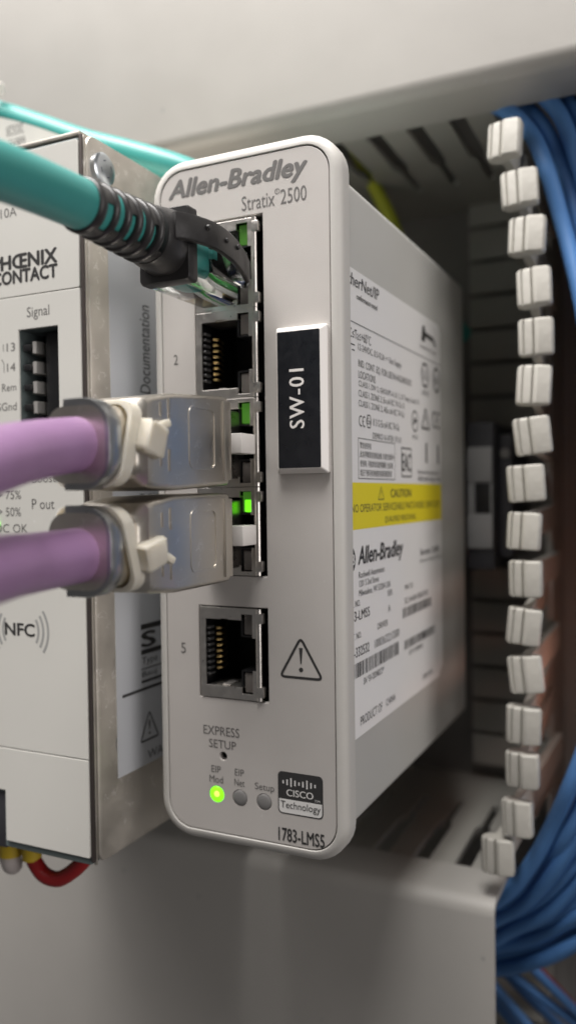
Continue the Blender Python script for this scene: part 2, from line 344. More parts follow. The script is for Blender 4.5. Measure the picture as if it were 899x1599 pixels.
for i, (tx, tz) in enumerate(zip(tipx, tipz)):
    ang = math.atan2(tx - 17.0, 58.0) + random.uniform(-.015, .015)
    if fme is None:
        f = extr('finger', [(3.2, -3.5), (9, -3.4), (16, -3.0), (60, -3.0), (60, 3.0), (16, 3.0), (9, 3.4), (3.2, 3.5)], 'X', -.9, .9, 'tip', vd, loc=(0, 0, 0)); f.location = (Vector((tx, 46, tz)) - WL[vd.name]) * S; fme = f.data; WL[f.name] = Vector((tx, 46, tz))
        bm = bmesh.new(); n = len(tprof); ring = []
        levs = [(-3.75, .86), (-3.5, .97), (-3.1, 1), (3.1, 1), (3.5, .97), (3.75, .86)]
        V = [((a) * k, 2 + (b - 2) * k, zz) for zz, k in levs for a, b in tprof]; bm.free()
        Fc = [(l * n + a, l * n + (a + 1) % n, (l + 1) * n + (a + 1) % n, (l + 1) * n + a) for l in range(5) for a in range(n)] + [list(range(n)), list(range(5 * n, 6 * n))]
        tp = mk('finger_tip', V, Fc, 'tip', None, angle=30); tme = tp.data; tp.parent = f; WL[tp.name] = WL[f.name]; tp.location = (0, 0, 0)
    else:
        f = link('finger', fme, vd, (tx, 46, tz)); tp = link('finger_tip', tme, f, (tx, 46, tz))
    f.rotation_euler = (random.uniform(-.03, .03), random.uniform(-.09, .09), ang + random.uniform(-.03, .03))
    tp.scale = (random.uniform(.92, 1.08), 1, random.uniform(.93, 1.04)); tp.rotation_euler = (random.uniform(-.06, .06), random.uniform(-.06, .06), random.uniform(-.10, .10))

# ================================================================== NETWORK SWITCH
FR = ((0, 0, 0), (1, 0, 0), (0, 0, 1))                 # front face frame, outward -Y
FP = ((0, .12, 0), (1, 0, 0), (0, 0, 1))
sw = thing('network_switch', 'tall pale grey five port network switch with black name plate', 'network switch', (-18, 50, 0))
def ringY(ins, y, r0=6.6, x0=-36.4, z0=0, x1=0, z1=120): return [(a, y, b) for a, b in rr(x0 + ins, z0 + ins, x1 - ins, z1 - ins, max(.3, r0 - ins), 8)]
rings = [ringY(3.2, 4.0), ringY(.25, 4.0), ringY(0, 3.75), ringY(0, 1.5)] + [ringY(1.5 - 1.5 * math.cos(R(a)), 1.5 - 1.5 * math.sin(R(a))) for a in (22, 45, 68, 90)] + [ringY(1.78, 0), ringY(1.9, .12), ringY(1.9, 1.4), ringY(5, 1.5)]
loft('bezel', rings, 'shell', sw, caps=(False, False), angle=30)
# body
def ringB(ins, y): return [(a, y, b) for a, b in rr(-35.6 + ins, 5 + ins, -.8 - ins, 113.5 - ins, 1.6, 4)]
loft('housing', [ringB(0, 2.2), ringB(0, 84), ringB(.8, 85)], 'body', sw, caps=(False, True))
# front panel with its openings
PX0, PX1 = -27.6, -14.1
holes = [[(PX0, 47.2), (PX1, 47.2), (PX1, 108.3), (PX0, 108.3)], [(-27.7, 25.7), (-14.1, 25.7), (-14.1, 41.9), (-27.7, 41.9)], arc(-23.2, 15.6, .75, 0, 342, 18), arc(-24.6, 8.7, 1.42, 0, 345, 23), arc(-20.0, 8.7, 1.42, 0, 345, 23), arc(-15.3, 8.7, 1.42, 0, 345, 23)]
plate('front_panel', [rr(-36.4 + 2.05, 2.05, -2.05, 117.95, 4.7, 8)] + holes, 1.4, ((0, 1.52, 0), (1, 0, 0), (0, 0, 1)), 'panel', sw, bev=.1)
bbox('backing', -35, -1.5, 15, 15.6, 6, 112, 'black', sw, bev=0)
bbox('reset_button', -24.2, -22.2, 2.2, 3.2, 14.6, 16.6, 'dullpin', sw, bev=.2)
for cx, mm in ((-24.6, 'ledgreen'), (-20.0, 'ledoff'), (-15.3, 'ledoff')):
    cyl('status_lamp', (cx, 1.2, 8.7), (0, -1, 0), 1.36, 1.0, mm, sw, dome=.28)
cyl('lamp_core', (-24.5, .02, 8.8), (0, -1, 0), .55, .06, 'ledcore', sw, dome=.10)
# printed front
T = lambda s, box, **k: text(s, box, FP, k.pop('m', 'ink'), sw, **k)
T('Allen-Bradley', (-32.5, 112.45, -5.9, 116.5), bold=.038, shear=.24, m='inkgrey')
T('Stratix', (-18.0, 109.15, -11.8, 111.6), m='inkgrey'); T('2500', (-10.7, 109.15, -6.0, 111.6), m='inkgrey')
stroke('lettering', arc(-11.3, 111.4, .42, 0, 340), .1, FP, 'inkgrey', sw, True); T('R', (-11.42, 111.2, -11.18, 111.6), m='inkgrey')
T('2', (-32.1, 84.3, -31.2, 86.1), m='inkgrey'); T('5', (-31.5, 33.1, -30.5, 35.0), m='inkgrey')
T('EXPRESS', (-27.1, 19.15, -19.9, 20.75), m='inkgrey'); T('SETUP', (-26, 16.9, -20.6, 18.4), m='inkgrey')
T('EIP', (-25.6, 12.55, -23.7, 13.75), m='inkgrey'); T('Mod', (-26, 10.75, -23.3, 12.0), m='inkgrey')
T('EIP', (-20.9, 12.55, -19.1, 13.75), m='inkgrey'); T('Net', (-21, 10.75, -19.0, 12.0), m='inkgrey')
T('Setup', (-17.0, 10.35, -13.3, 11.9), m='inkgrey')
T('1783-LMS5', (-12.6, 2.7, -4.2, 4.9), bold=.022)
stroke('warning_symbol', rtri(-8.05, 30.6, 37.3, 3.85, .9), .42, FP, 'ink', sw, True)
plate('warning_symbol', [[(-8.15, 32.9), (-7.95, 32.9), (-7.72, 35.6), (-8.38, 35.6)]], .04, FP, 'ink', sw)
plate('warning_symbol', [arc(-8.05, 31.95, .38, 0, 340, 16)], .04, FP, 'ink', sw)
lg = plate('maker_badge', [rr(-12.6, 7.35, -4.35, 14.5, .8)], .04, FP, 'ink', sw)
plate('badge_strip', [[(-12.4, 9.85), (-4.55, 9.85), (-4.55, 8.25)] + arc(-5.2, 8.2, .65, 0, -90, 5) + arc(-11.75, 8.2, .65, 270, 180, 5)], .03, ((0, .08, 0), FP[1], FP[2]), 'inkwhite', lg)
FB = ((0, .07, 0), FP[1], FP[2])
for i, hh in enumerate((.55, .95, 1.55, .95, .55, .95, 1.55, .95, .55)):
    x = -11.6 + i * .73; rect('bar', x - .13, 12.75 - hh / 2 + (0 if hh < 1.5 else .1), x + .13, 12.75 + hh / 2, FB, 'inkwhite', lg, .02)
text('CISCO', (-11.0, 10.45, -6.1, 11.6), FB, 'inkwhite', lg, bold=.014, lift=.02); lg_c = None
text('TM', (-5.9, 10.1, -4.9, 10.5), FB, 'inkwhite', lg, lift=.02)
text('Technology', (-12.1, 8.0, -4.8, 9.55), ((0, .04, 0), FP[1], FP[2]), 'ink', lg, lift=.03)

# ---- jacks
pr_open = [(1.1, -5.8), (8.2, -5.8), (8.2, -6.85), (10.35, -6.85), (10.35, -2.8), (11.0, -2.8), (11.0, 2.8), (10.35, 2.8), (10.35, 6.85), (8.2, 6.85), (8.2, 5.8), (5.6, 5.8), (5.6, 6.0), (4.0, 6.0), (4.0, 5.8), (1.1, 5.8)]
def jack(cz, x0, half, lamps):
    fr = ((x0, -.05 + .35, cz), (1, 0, 0), (0, 0, 1))
    p = plate('ethernet_port', [[(0, -half), (11.25, -half), (11.25, half), (0, half)], pr_open], .35, fr, 'steel', sw, bev=.06)
    X = lambda a: x0 + a
    # cavity: inner walls, open towards the front
    def shell(name, a0, a1, b0, b1, y0, y1, m):
        V = [(X(a), y, cz + b) for y in (y0, y1) for a, b in ((a0, b0), (a1, b0), (a1, b1), (a0, b1))]
        return mk(name, V, [(0, 1, 5, 4), (1, 2, 6, 5), (2, 3, 7, 6), (3, 0, 4, 7), (4, 5, 6, 7)], m, p, base_loc(sw), smooth=False)
    shell('cavity', .5, 11.15, -7.1, 7.1, .34, 13, 'black')
    for s in (-1, 1):
        bbox('ground_plate', X(1.15), X(8.1), .4, 6.5, cz + min(s * 5.85, s * 6.05), cz + max(s * 5.85, s * 6.05), 'steel', p, bev=0)
        bbox('divider', X(7.9), X(8.25), .45, 12, cz + min(s * 2.9, s * 5.8), cz + max(s * 2.9, s * 5.8), 'black', p, bev=0)
        bbox('divider', X(8.25), X(10.9), .5, 12, cz + min(s * 2.85, s * 3.15), cz + max(s * 2.85, s * 3.15), 'black', p, bev=0)
        bbox('light_pipe', X(8.4), X(10.2), .7, 9, cz + min(s * 3.3, s * 6.75), cz + max(s * 3.3, s * 6.75), 'pipemid' if lamps[0 if s > 0 else 1] == 'pipegreen' else lamps[0 if s > 0 else 1], p, bev=.15)
        if lamps[0 if s > 0 else 1] == 'pipegreen': bbox('lamp_core', X(8.8), X(10.17), .55, 1.2, cz + s * 3.3, cz + s * 5.4, 'pipegreen', p, bev=.2)
    extr('ground_spring', [(X(4.1), .6), (X(5.5), .6), (X(5.5), 3.8), (X(4.1), 3.8)], 'Z', cz - 5.8, cz - 5.55, 'wood', p)
    cm = km = None
    for k in range(8):
        z = cz - 3.57 + 1.02 * k
        if cm is None:
            c = tube('contact', [(X(1.3), 3.4, z), (X(1.8), 3.8, z), (X(2.1), 4.4, z), (X(1.7), 5.6, z), (X(.7), 8, z)], .27, 'gold', p, seg=6, n=4); cm = c.data; z0 = z
        else: link('contact', cm, p, WL[sw.name] + Vector((0, 0, z - z0)))
    for k in range(9):
        z = cz - 4.08 + 1.02 * k
        if km is None: c = bbox('comb_tooth', X(.55), X(1.55), .55, 2.4, z - .22, z + .22, 'dullpin', p, bev=.08, seg=1, loc=WL[sw.name]); km = c.data; zk = z
        else: link('comb_tooth', km, p, WL[sw.name] + Vector((0, 0, z - zk)))
    # rolled edge at the latch side with two bridge tabs
    tube('shield_edge', [(X(11.55), .15, cz - half + .05), (X(11.55), .15, cz + half - .05)], .5, 'steel', p, seg=10, n=2)
    for s in (-1, 1): bbox('shield_tab', X(11.2), X(12.55), -.42, .7, cz + s * (half - 1.6) - .9, cz + s * (half - 1.6) + .9, 'steel', p, bev=.2)
    return p
ports = [100.3, 85.2, 70.05, 54.9]
jack(ports[0], -27.3, 7.55, ('pipedim', 'pipe')); jack(ports[1], -27.3, 7.55, ('pipe', 'pipe')); jack(ports[2], -27.3, 7.55, ('pipemid', 'pipe')); jack(ports[3], -27.3, 7.55, ('pipegreen', 'pipe'))
jack(33.8, -27.4, 7.9, ('pipe', 'pipe'))

# ---- name plate SW-01
# the plate is glued on, so it is a part of the switch
def tagring(ins, y): return [(a, y, b) for a, b in rr(-11.5 + ins * .55, 64.55 + ins * .8, -2.4 - ins * .85, 88.6 - ins * .8, .25, 2)]
npl = loft('name_plate', [tagring(0, .1), tagring(0, -.55), tagring(.95, -1.55), tagring(1.0, -1.56)], 'tagwhite', sw, angle=15)
FT = ((0, -1.56, 0), (1, 0, 0), (0, 0, 1))
plate('black_face', [rr(-10.85, 65.45, -3.3, 87.7, .2, 2)], .06, ((0, -1.56, 0), FT[1], FT[2]), 'tagblack', npl)
text('SW-01', (-8.75, 71.9, -6.1, 81.5), ((0, -1.62, 0), FT[1], FT[2]), 'tagwhite', npl, bold=.015, rot=90, lift=.015, sp=1.12)

# ---- rating label on the right side: u = depth, v = height
FS = ((-.8, 0, 0), (0, 1, 0), (0, 0, 1))
lab = plate('rating_label', [[(2.6, 19.5), (59, 19.5), (62, 22), (62, 97.2), (60.5, 99), (2.6, 99)]], .05, FS, 'label', sw)
FL = ((-.74, 0, 0), (0, 1, 0), (0, 0, 1))
rect('caution_band', 2.6, 55.0, 62, 63.0, FL, 'yellow', lab, .01)
FL2 = ((-.72, 0, 0), (0, 1, 0), (0, 0, 1))
L = lambda s, box, **k: text(s, box, FL2, k.pop('m', 'ink'), lab, lift=k.pop('lift', .01), **k)
L('EtherNet/IP', (3.1, 96.1, 20.1, 98.2), bold=.012, shear=.1); L('conformance tested', (8.6, 94.2, 19.1, 95.2), bold=.01)
plate('symbol', [[(47, 93.4), (49.5, 93.4), (50, 94.6), (56.5, 94.4), (57, 93.6), (58.5, 93.9), (56, 95.4), (50.2, 95.6), (49.4, 97), (48, 96.6)]], .01, FL2, 'ink', lab)
L('Listed Ind. Cont.', (46, 91.8, 59, 92.7), m='inkgrey')
stroke('rule', [(2.6, 90), (62, 90)], .16, FL2, 'ink', lab, lift=.01)
L('0°C≤Ta≤+60°C', (3.2, 87.3, 15.5, 89.0)); stroke('symbol', [(4.1, 86.2), (7.5, 86.2)], .22, FL2, 'ink', lab, lift=.01)
for u in (4.3, 6.1): stroke('symbol', [(u, 85.3), (u + 1.2, 85.3)], .22, FL2, 'ink', lab, lift=.01)
L('12-24VDC, 0.5-0.2A ⎓ Use Supply', (9, 85.3, 33, 86.8)); L('IND. CONT. EQ. FOR USE IN HAZARDOUS', (9.1, 82.6, 39.5, 84.1)); L('LOCATIONS', (9.1, 80.9, 17.7, 82.2))
L('CLASS I, DIV 2, GROUPS A, B, C, D Temp Code T4', (9.1, 79.2, 44.7, 80.5)); L('CLASS I, ZONE 2, Ex nA IIC T4 Gc X', (9, 77.6, 34.7, 78.9)); L('CLASS I, ZONE 2, AEx nA IIC T4 Gc', (9, 75.9, 34.6, 77.2))
def ce(u, v, r):
    stroke('symbol', arc(u + r, v, r, 60, 300), r * .28, FL2, 'ink', lab, lift=.01); stroke('symbol', arc(u + 2.9 * r, v, r, 60, 300), r * .28, FL2, 'ink', lab, lift=.01)
    stroke('symbol', [(u + 1.9 * r, v), (u + 2.6 * r, v)], r * .26, FL2, 'ink', lab, lift=.01)
ce(9.2, 73.6, .85)
stroke('symbol', arc(14, 73.8, 1.25, 0, 300, 5), .2, FL2, 'ink', lab, True, .01); L('Ex', (13.2, 73.3, 14.9, 74.4))
L('II 3 G Ex nA IIC T4 Gc', (16.3, 73.2, 31.3, 74.5)); L('DEMKO 16 ATEX 1711X', (16, 70.9, 32.5, 72.0))
stroke('rule', [(8.6, 63.7), (28.4, 63.7), (28.4, 70.6), (8.6, 70.6)], .14, FL2, 'ink', lab, True, .01)
L('警告使用者:', (9.4, 68.9, 15.4, 70.0)); L('此為甲類資訊技術設備, 於居住環境中', (9.4, 67.3, 27.9, 68.5)); L('使用時, 可能會造成射頻擾動, 在此種', (9.4, 65.7, 27.0, 66.9)); L('情況下使用者會被要求採取適當對策', (9.4, 64.1, 26.5, 65.3))
L('EAC', (33.0, 65.4, 38.6, 69.0), bold=.02); stroke('symbol', [(32.6, 64.4), (39, 64.4), (39, 70), (32.6, 70)], .3, FL2, 'ink', lab, True, .01)
stroke('symbol', arc(41.8, 75.9, 2.1, 0, 340), .35, FL2, 'ink', lab, True, .01); plate('symbol', [[(40.6, 75), (43.4, 76), (41.4, 76.8)]], .01, FL2, 'ink', lab); L('N223', (40, 72.2, 43.8, 73.1), m='inkgrey')
stroke('symbol', rtri(49.6, 74.9, 79.2, 3.0, .4), .5, FL2, 'ink', lab, True, .01); L('!', (49.3, 75.4, 49.9, 77.8)); ce(55, 77.3, 1.7)
stroke('symbol', arc(49.5, 86.3, 2.7, 0, 300, 5), .5, FL2, 'ink', lab, True, .01); L('UL', (48, 85.4, 51, 87.3)); stroke('symbol', arc(58.6, 86.3, 2.6, 0, 340), .5, FL2, 'ink', lab, True, .01); L('LISTED', (47.2, 82, 52.2, 83)); L('E65', (57, 85.5, 60.2, 87.1))
for u in (50, 59.3): stroke('symbol', [(u, 67.5), (u, 71.8)], 1.3, FL2, 'inkgrey', lab, lift=.01)
L('Rockwell Automation B.V.', (43.6, 65.0, 61, 66.0), m='inkgrey'); L('MSIP-REM-RAA-1783', (43.6, 63.5, 61.2, 64.5))
stroke('symbol', rtri(20.2, 60.0, 62.3, 1.6, .2), .18, FL2, 'ink', lab, True, .01); L('!', (20.1, 60.3, 20.35, 61.6))
L('CAUTION', (25.7, 60.3, 38.6, 61.9), bold=.015); L('NO OPERATOR SERVICEABLE PARTS INSIDE. SERVICE BY', (5.1, 57.9, 60.4, 59.3)); L('QUALIFIED PERSONNEL', (22.1, 55.5, 42, 56.8))
L('Allen-Bradley', (8, 48.0, 32.9, 52.0), bold=.03, shear=.22)
plate('symbol', [arc(4.4, 50.0, 2.3, -60, 60, 10) + [(3, 52), (3, 48)]], .01, FL2, 'ink', lab); text('B', (4.9, 49.1, 6.3, 50.9), FL2, 'label', lab, bold=.02, lift=.03)
L('Rockwell Automation', (8.2, 46.6, 21.6, 47.7)); L('1201 S 2nd Street', (8.3, 45.1, 18.5, 46.2)); L('Milwaukee, WI 53204 USA', (8.2, 43.3, 25, 44.6))
L('Stratix 2500', (44.7, 47.9, 59.4, 49.2), bold=.01); L('Ethernet Managed Switch', (44.7, 46.1, 61.5, 47.1), m='inkgrey')
L('CAT. NO.', (2.9, 41.9, 8.7, 43.0)); L('1783-LMS5', (2.4, 39.5, 13.4, 41.2), bold=.012); L('SER.', (23.3, 41.8, 26.3, 42.9)); L('A', (23.5, 38.8, 24.8, 40.1), bold=.01); L('MAC ID', (34, 41.8, 39.2, 42.8))
L('5C:A4:8A:B8:05:00', (33.6, 39.0, 50.2, 40.2)); L('CAT. NO.', (3.2, 36.4, 9.1, 37.5)); L('PN-332532', (2.7, 33.3, 13.0, 35.0), bold=.01); L('DRIVER', (17.5, 36.4, 23.2, 37.5)); L('10003632213500', (15.8, 33.3, 30, 34.8))
L('SN *SV-202482CP*', (10, 28.0, 20.8, 29.2)); L('07130845', (36.4, 28.3, 46, 29.3)); L('00HH', (45.8, 21.3, 52.9, 22.4)); L('PRODUCT OF', (8.3, 21.2, 19.6, 22.8)); L('CHINA', (21.7, 21.4, 27.3, 22.7))
def barcode(u0, u1, v0, v1, seed):
    rnd = random.Random(seed); V = []; Fc = []; u = u0
    while u < u1:
        wd = rnd.choice((.18, .18, .36, .54)); k = len(V); V += [(-.71, u, v0), (-.71, u + wd, v0), (-.71, u + wd, v1), (-.71, u, v1)]; Fc.append((k, k + 1, k + 2, k + 3)); u += wd + rnd.choice((.18, .27, .45))
    mk('barcode', V, Fc, 'ink', lab, base_loc(sw), smooth=False)['kind'] = 'stuff'
barcode(5.6, 29.4, 29.8, 32.3, 1); barcode(32.4, 52.1, 36.3, 38.3, 2); barcode(33.1, 55.3, 29.9, 31.7, 3)

# ================================================================== POWER SUPPLY
ps = thing('power_supply', 'white fronted power supply with scratched aluminium side left of the switch', 'power supply', (-68, 50, -3.4))
YF = -10.6
bbox('housing', -92.6, -43.75, -3.3, 112, -3.2, 123.4, 'psugrey', ps, bev=.5)
def ringP(ins, x): return [(x, a, b) for a, b in rr(-9.2 + ins, -3.3 + ins, 111 - ins, 123.8 - ins, 2.2 - ins * .5, 5)]
loft('side_cover', [ringP(0, -43.7), ringP(0, -43.35), ringP(.12, -43.1), ringP(.4, -43.0)], 'alu', ps, angle=25)
bbox('top_cover', -92.6, -43.8, -10.2, 111, 123.3, 124.0, 'alu', ps, bev=.2)
bbox('edge_trim', -43.85, -43.25, -10.4, -9.95, -2.6, 123.2, 'psuedge', ps, bev=.1)
bbox('edge_trim', -43.7, -43.15, -9.85, -9.4, -3.2, 123.2, 'alu', ps, bev=.12)
plate('frame', [rr(-92.4, -3.3, -43.95, 122.9, .5, 2), [(-57.9, 66), (-48.9, 66), (-48.9, 91.1), (-57.9, 91.1)]], 6.6, ((0, -3.5, 0), (1, 0, 0), (0, 0, 1)), 'psugrey', ps, bev=.2)
FPS = ((0, YF, 0), (1, 0, 0), (0, 0, 1))
PF = ((0, YF + 1.1, 0), (1, 0, 0), (0, 0, 1))
plate('front_panel', [rr(-92.2, 97.16, -43.95, 122.4, .4, 2)], 1.1, PF, 'psu', ps, bev=.1)
plate('front_panel', [[(-92.2, 15.42), (-43.95, 15.42), (-43.95, 97.04), (-92.2, 97.04)], [(-57.9, 66), (-48.9, 66), (-48.9, 91.1), (-57.9, 91.1)]], 1.1, PF, 'psu', ps, bev=.1)
plate('front_panel', [[(-92.2, 7.4), (-63.2, 7.4), (-63.2, -1.9), (-44.2, -1.9), (-43.95, -1.6), (-43.95, 15.28), (-92.2, 15.28)]], 1.1, PF, 'psu', ps, bev=.1)
bbox('terminal_door', -92, -63.6, -10.15, -8.5, -3.6, 7.0, 'clamp', ps, bev=.3)
PT = lambda s, box, **k: text(s, box, FPS, k.pop('m', 'inkgrey'), ps, lift=.02, **k)
PT('10A', (-61.5, 111.4, -57.7, 113.1)); PT('24V/', (-66.8, 111.4, -62.1, 113.1))
PT('PHŒNIX', (-63.6, 102.1, -48.8, 104.55), bold=.045, m='ink'); PT('CONTACT', (-63.6, 99.5, -48.8, 101.8), bold=.045, m='ink')
PT('Signal', (-55.8, 92.6, -50.7, 94.95)); PT('13', (-60.7, 87.5, -58.7, 89.0)); PT('14', (-60.7, 83.9, -58.7, 85.4)); PT('Rem', (-62.0, 80.4, -58.6, 81.75)); PT('SGnd', (-63.2, 76.9, -58.6, 78.35))
stroke('lettering', [(-61.5, 87.6), (-61.5, 88.9)], .15, FPS, 'inkgrey', ps, lift=.02); stroke('lettering', [(-61.9, 86.2), (-61.4, 85.3), (-61.4, 83.8)], .15, FPS, 'inkgrey', ps, lift=.02)
PT('>100%', (-63.6, 63.8, -56.8, 65.2)); PT('Boost', (-55.4, 63.8, -49.9, 65.3)); PT('> 75%', (-63.6, 60.9, -58.0, 62.5)); PT('> 50%', (-63.6, 57.8, -58.1, 59.4)); PT('P out', (-55.5, 59.1, -50.4, 60.9)); PT('DC OK', (-64.2, 54.8, -56.6, 56.4))
PT('NFC', (-62.4, 36.2, -55.5, 38.45), bold=.03, m='ink')
for k, rr_ in enumerate((3.6, 4.6, 5.6)):
    h = (31, 33, 36)[k]; stroke('radio_wave', arc(-58.6, 37.2, rr_ * 1.12, -h, h), .5, FPS, 'inklight', ps, lift=.02); stroke('radio_wave', arc(-58.9, 37.2, rr_ * 1.12, 180 - h, 180 + h), .5, FPS, 'inklight', ps, lift=.02)
cyl('status_lamp', (-64.0, YF + .4, 56.4), (0, -1, 0), .8, .7, 'pipegreen', ps, dome=.2)
# signal terminal
tb = bbox('signal_terminal', -58.2, -48.6, -4.2, -3.6, 65.6, 91.5, 'black', ps, bev=0)
def shell2(x0, x1, z0, z1, y0, y1):
    V = [(a, y, b) for y in (y0, y1) for a, b in ((x0, z0), (x1, z0), (x1, z1), (x0, z1))]
    return mk('frame', V, [(0, 1, 5, 4), (1, 2, 6, 5), (2, 3, 7, 6), (3, 0, 4, 7)], 'psugrey', tb, base_loc(ps), smooth=False)
shell2(-57.85, -48.95, 66.05, 91.05, -10.3, -3.7)
bbox('block', -53.6, -49.2, -8.4, -4.2, 66.2, 90.6, 'black', tb, bev=.2)
cm = None
for k in range(5):
    z = 89.2 - 3.55 * k
    prof = [(-56.4, -8.8), (-55.3, -9.8), (-54.7, -9.6), (-54.4, -8.0), (-54.9, -5.2), (-55.8, -6.1), (-56.8, -4.7)]
    if cm is None: c = extr('clamp_spring', prof, 'Z', z - 2.3, z - .2, 'wood', tb, angle=20); cm = c.data; zz = z
    else: link('clamp_spring', cm, tb, WL[ps.name] + Vector((0, 0, z - zz)))
    bbox('clamp_hole', -57.2, -55.7, -10.2, -9.0, z - 1.9, z - .7, 'black', tb, bev=.2)
# screw and sticker on the aluminium side
scw = cyl('screw', (-43.0, -5.6, 118.5), (1, 0, 0), 2.9, .9, 'screw', ps, dome=.5)
for a in (20, 110):
    d = Vector((0, math.cos(R(a)), math.sin(R(a)))) * 1.5; e = Vector((0, -math.sin(R(a)), math.cos(R(a)))) * .38; c0 = Vector((-41.66, -5.6, 118.5))
    mk('cross_recess', [c0 + d + e, c0 - d + e, c0 - d - e, c0 + d - e], [(0, 1, 2, 3)], 'blueslot', scw, base_loc(ps), smooth=False)
FQ = ((-43.0, 0, 0), (0, 1, 0), (0, 0, 1))
st = plate('side_sticker', [[(-3.6, 10.1), (58, 10.1), (58, 106), (-3.9, 106)]], .05, FQ, 'sticker', ps)
FQ2 = ((-42.94, 0, 0), (0, 1, 0), (0, 0, 1))
Q = lambda s, box, **k: text(s, box, FQ2, 'ink', st, lift=.01, **k)
Q('Documentation', (5.1, 80.7, 8.4, 97.4), rot=90); Q('DOWN', (4.6, 58.6, 14, 61.6), bold=.02); Q('Made in Germany', (4.6, 43.2, 30, 45.2))
stroke('rule', [(4.0, 36.4), (20, 36.4)], 1.0, FQ2, 'ink', st, lift=.01); Q('S', (4.3, 32.5, 8.6, 35.4), bold=.03); stroke('rule', [(4.0, 31.6), (20, 31.6)], .9, FQ2, 'ink', st, lift=.01)
Q('Type', (4.2, 28.9, 9.3, 30.6)); stroke('rule', [(4.0, 28.4), (20, 28.4)], .2, FQ2, 'ink', st, lift=.01); Q('Bauj', (4.2, 26.6, 9.0, 27.9)); stroke('rule', [(4.0, 26.0), (20, 26.0)], .5, FQ2, 'ink', st, lift=.01)
stroke('rule', [(-2.0, 24.6), (50, 24.6)], .55, FQ2, 'ink', st, lift=.01)
stroke('warning_symbol', rtri(6.3, 14.7, 20.0, 2.9, .5), .35, FQ2, 'ink', st, True, .01); Q('!', (6.0, 15.6, 6.6, 18.4)); Q('WARNING', (5.6, 10.9, 20, 12.6))
stroke('pressed_ring', arc(-2.0, 16.4, 2.0, 100, 260, 12), .22, FQ, 'screw', ps, lift=.02)
# wires below the power supply
def ferrule(x, y, col_wire, name_label, grp, path, r=1.9):
    t = thing('terminal_wire', name_label, 'wire', (x, y, -4), grp)
    cyl('ferrule_collar', (x, y, -8.0), (0, 0, 1), r * 1.25, 6.0, 'yellowf', t)
    tube('insulation', path, r, col_wire, t, seg=12); return t
ferrule(-68.5, -4.0, 'pinkw', 'whitish wire with yellow ferrule below the power supply, leftmost', 'wires under the power supply', [(-68.5, -4, -7.5), (-68.5, -4, -9.2), (-69.2, -3, -10.6), (-72, -1, -10.5), (-76, 2, -6), (-77, 4, 2)])
ferrule(-63.3, -4.0, 'red', 'red wire with yellow ferrule curving under the power supply', 'wires under the power supply', [(-63.3, -4.0, -7.0), (-62.5, -4, -8.7), (-60.2, -4, -10.6), (-56.6, -4, -10.6), (-52.4, -3.6, -7.6), (-50, -3, -4), (-49.5, -2, 2)], 1.45)

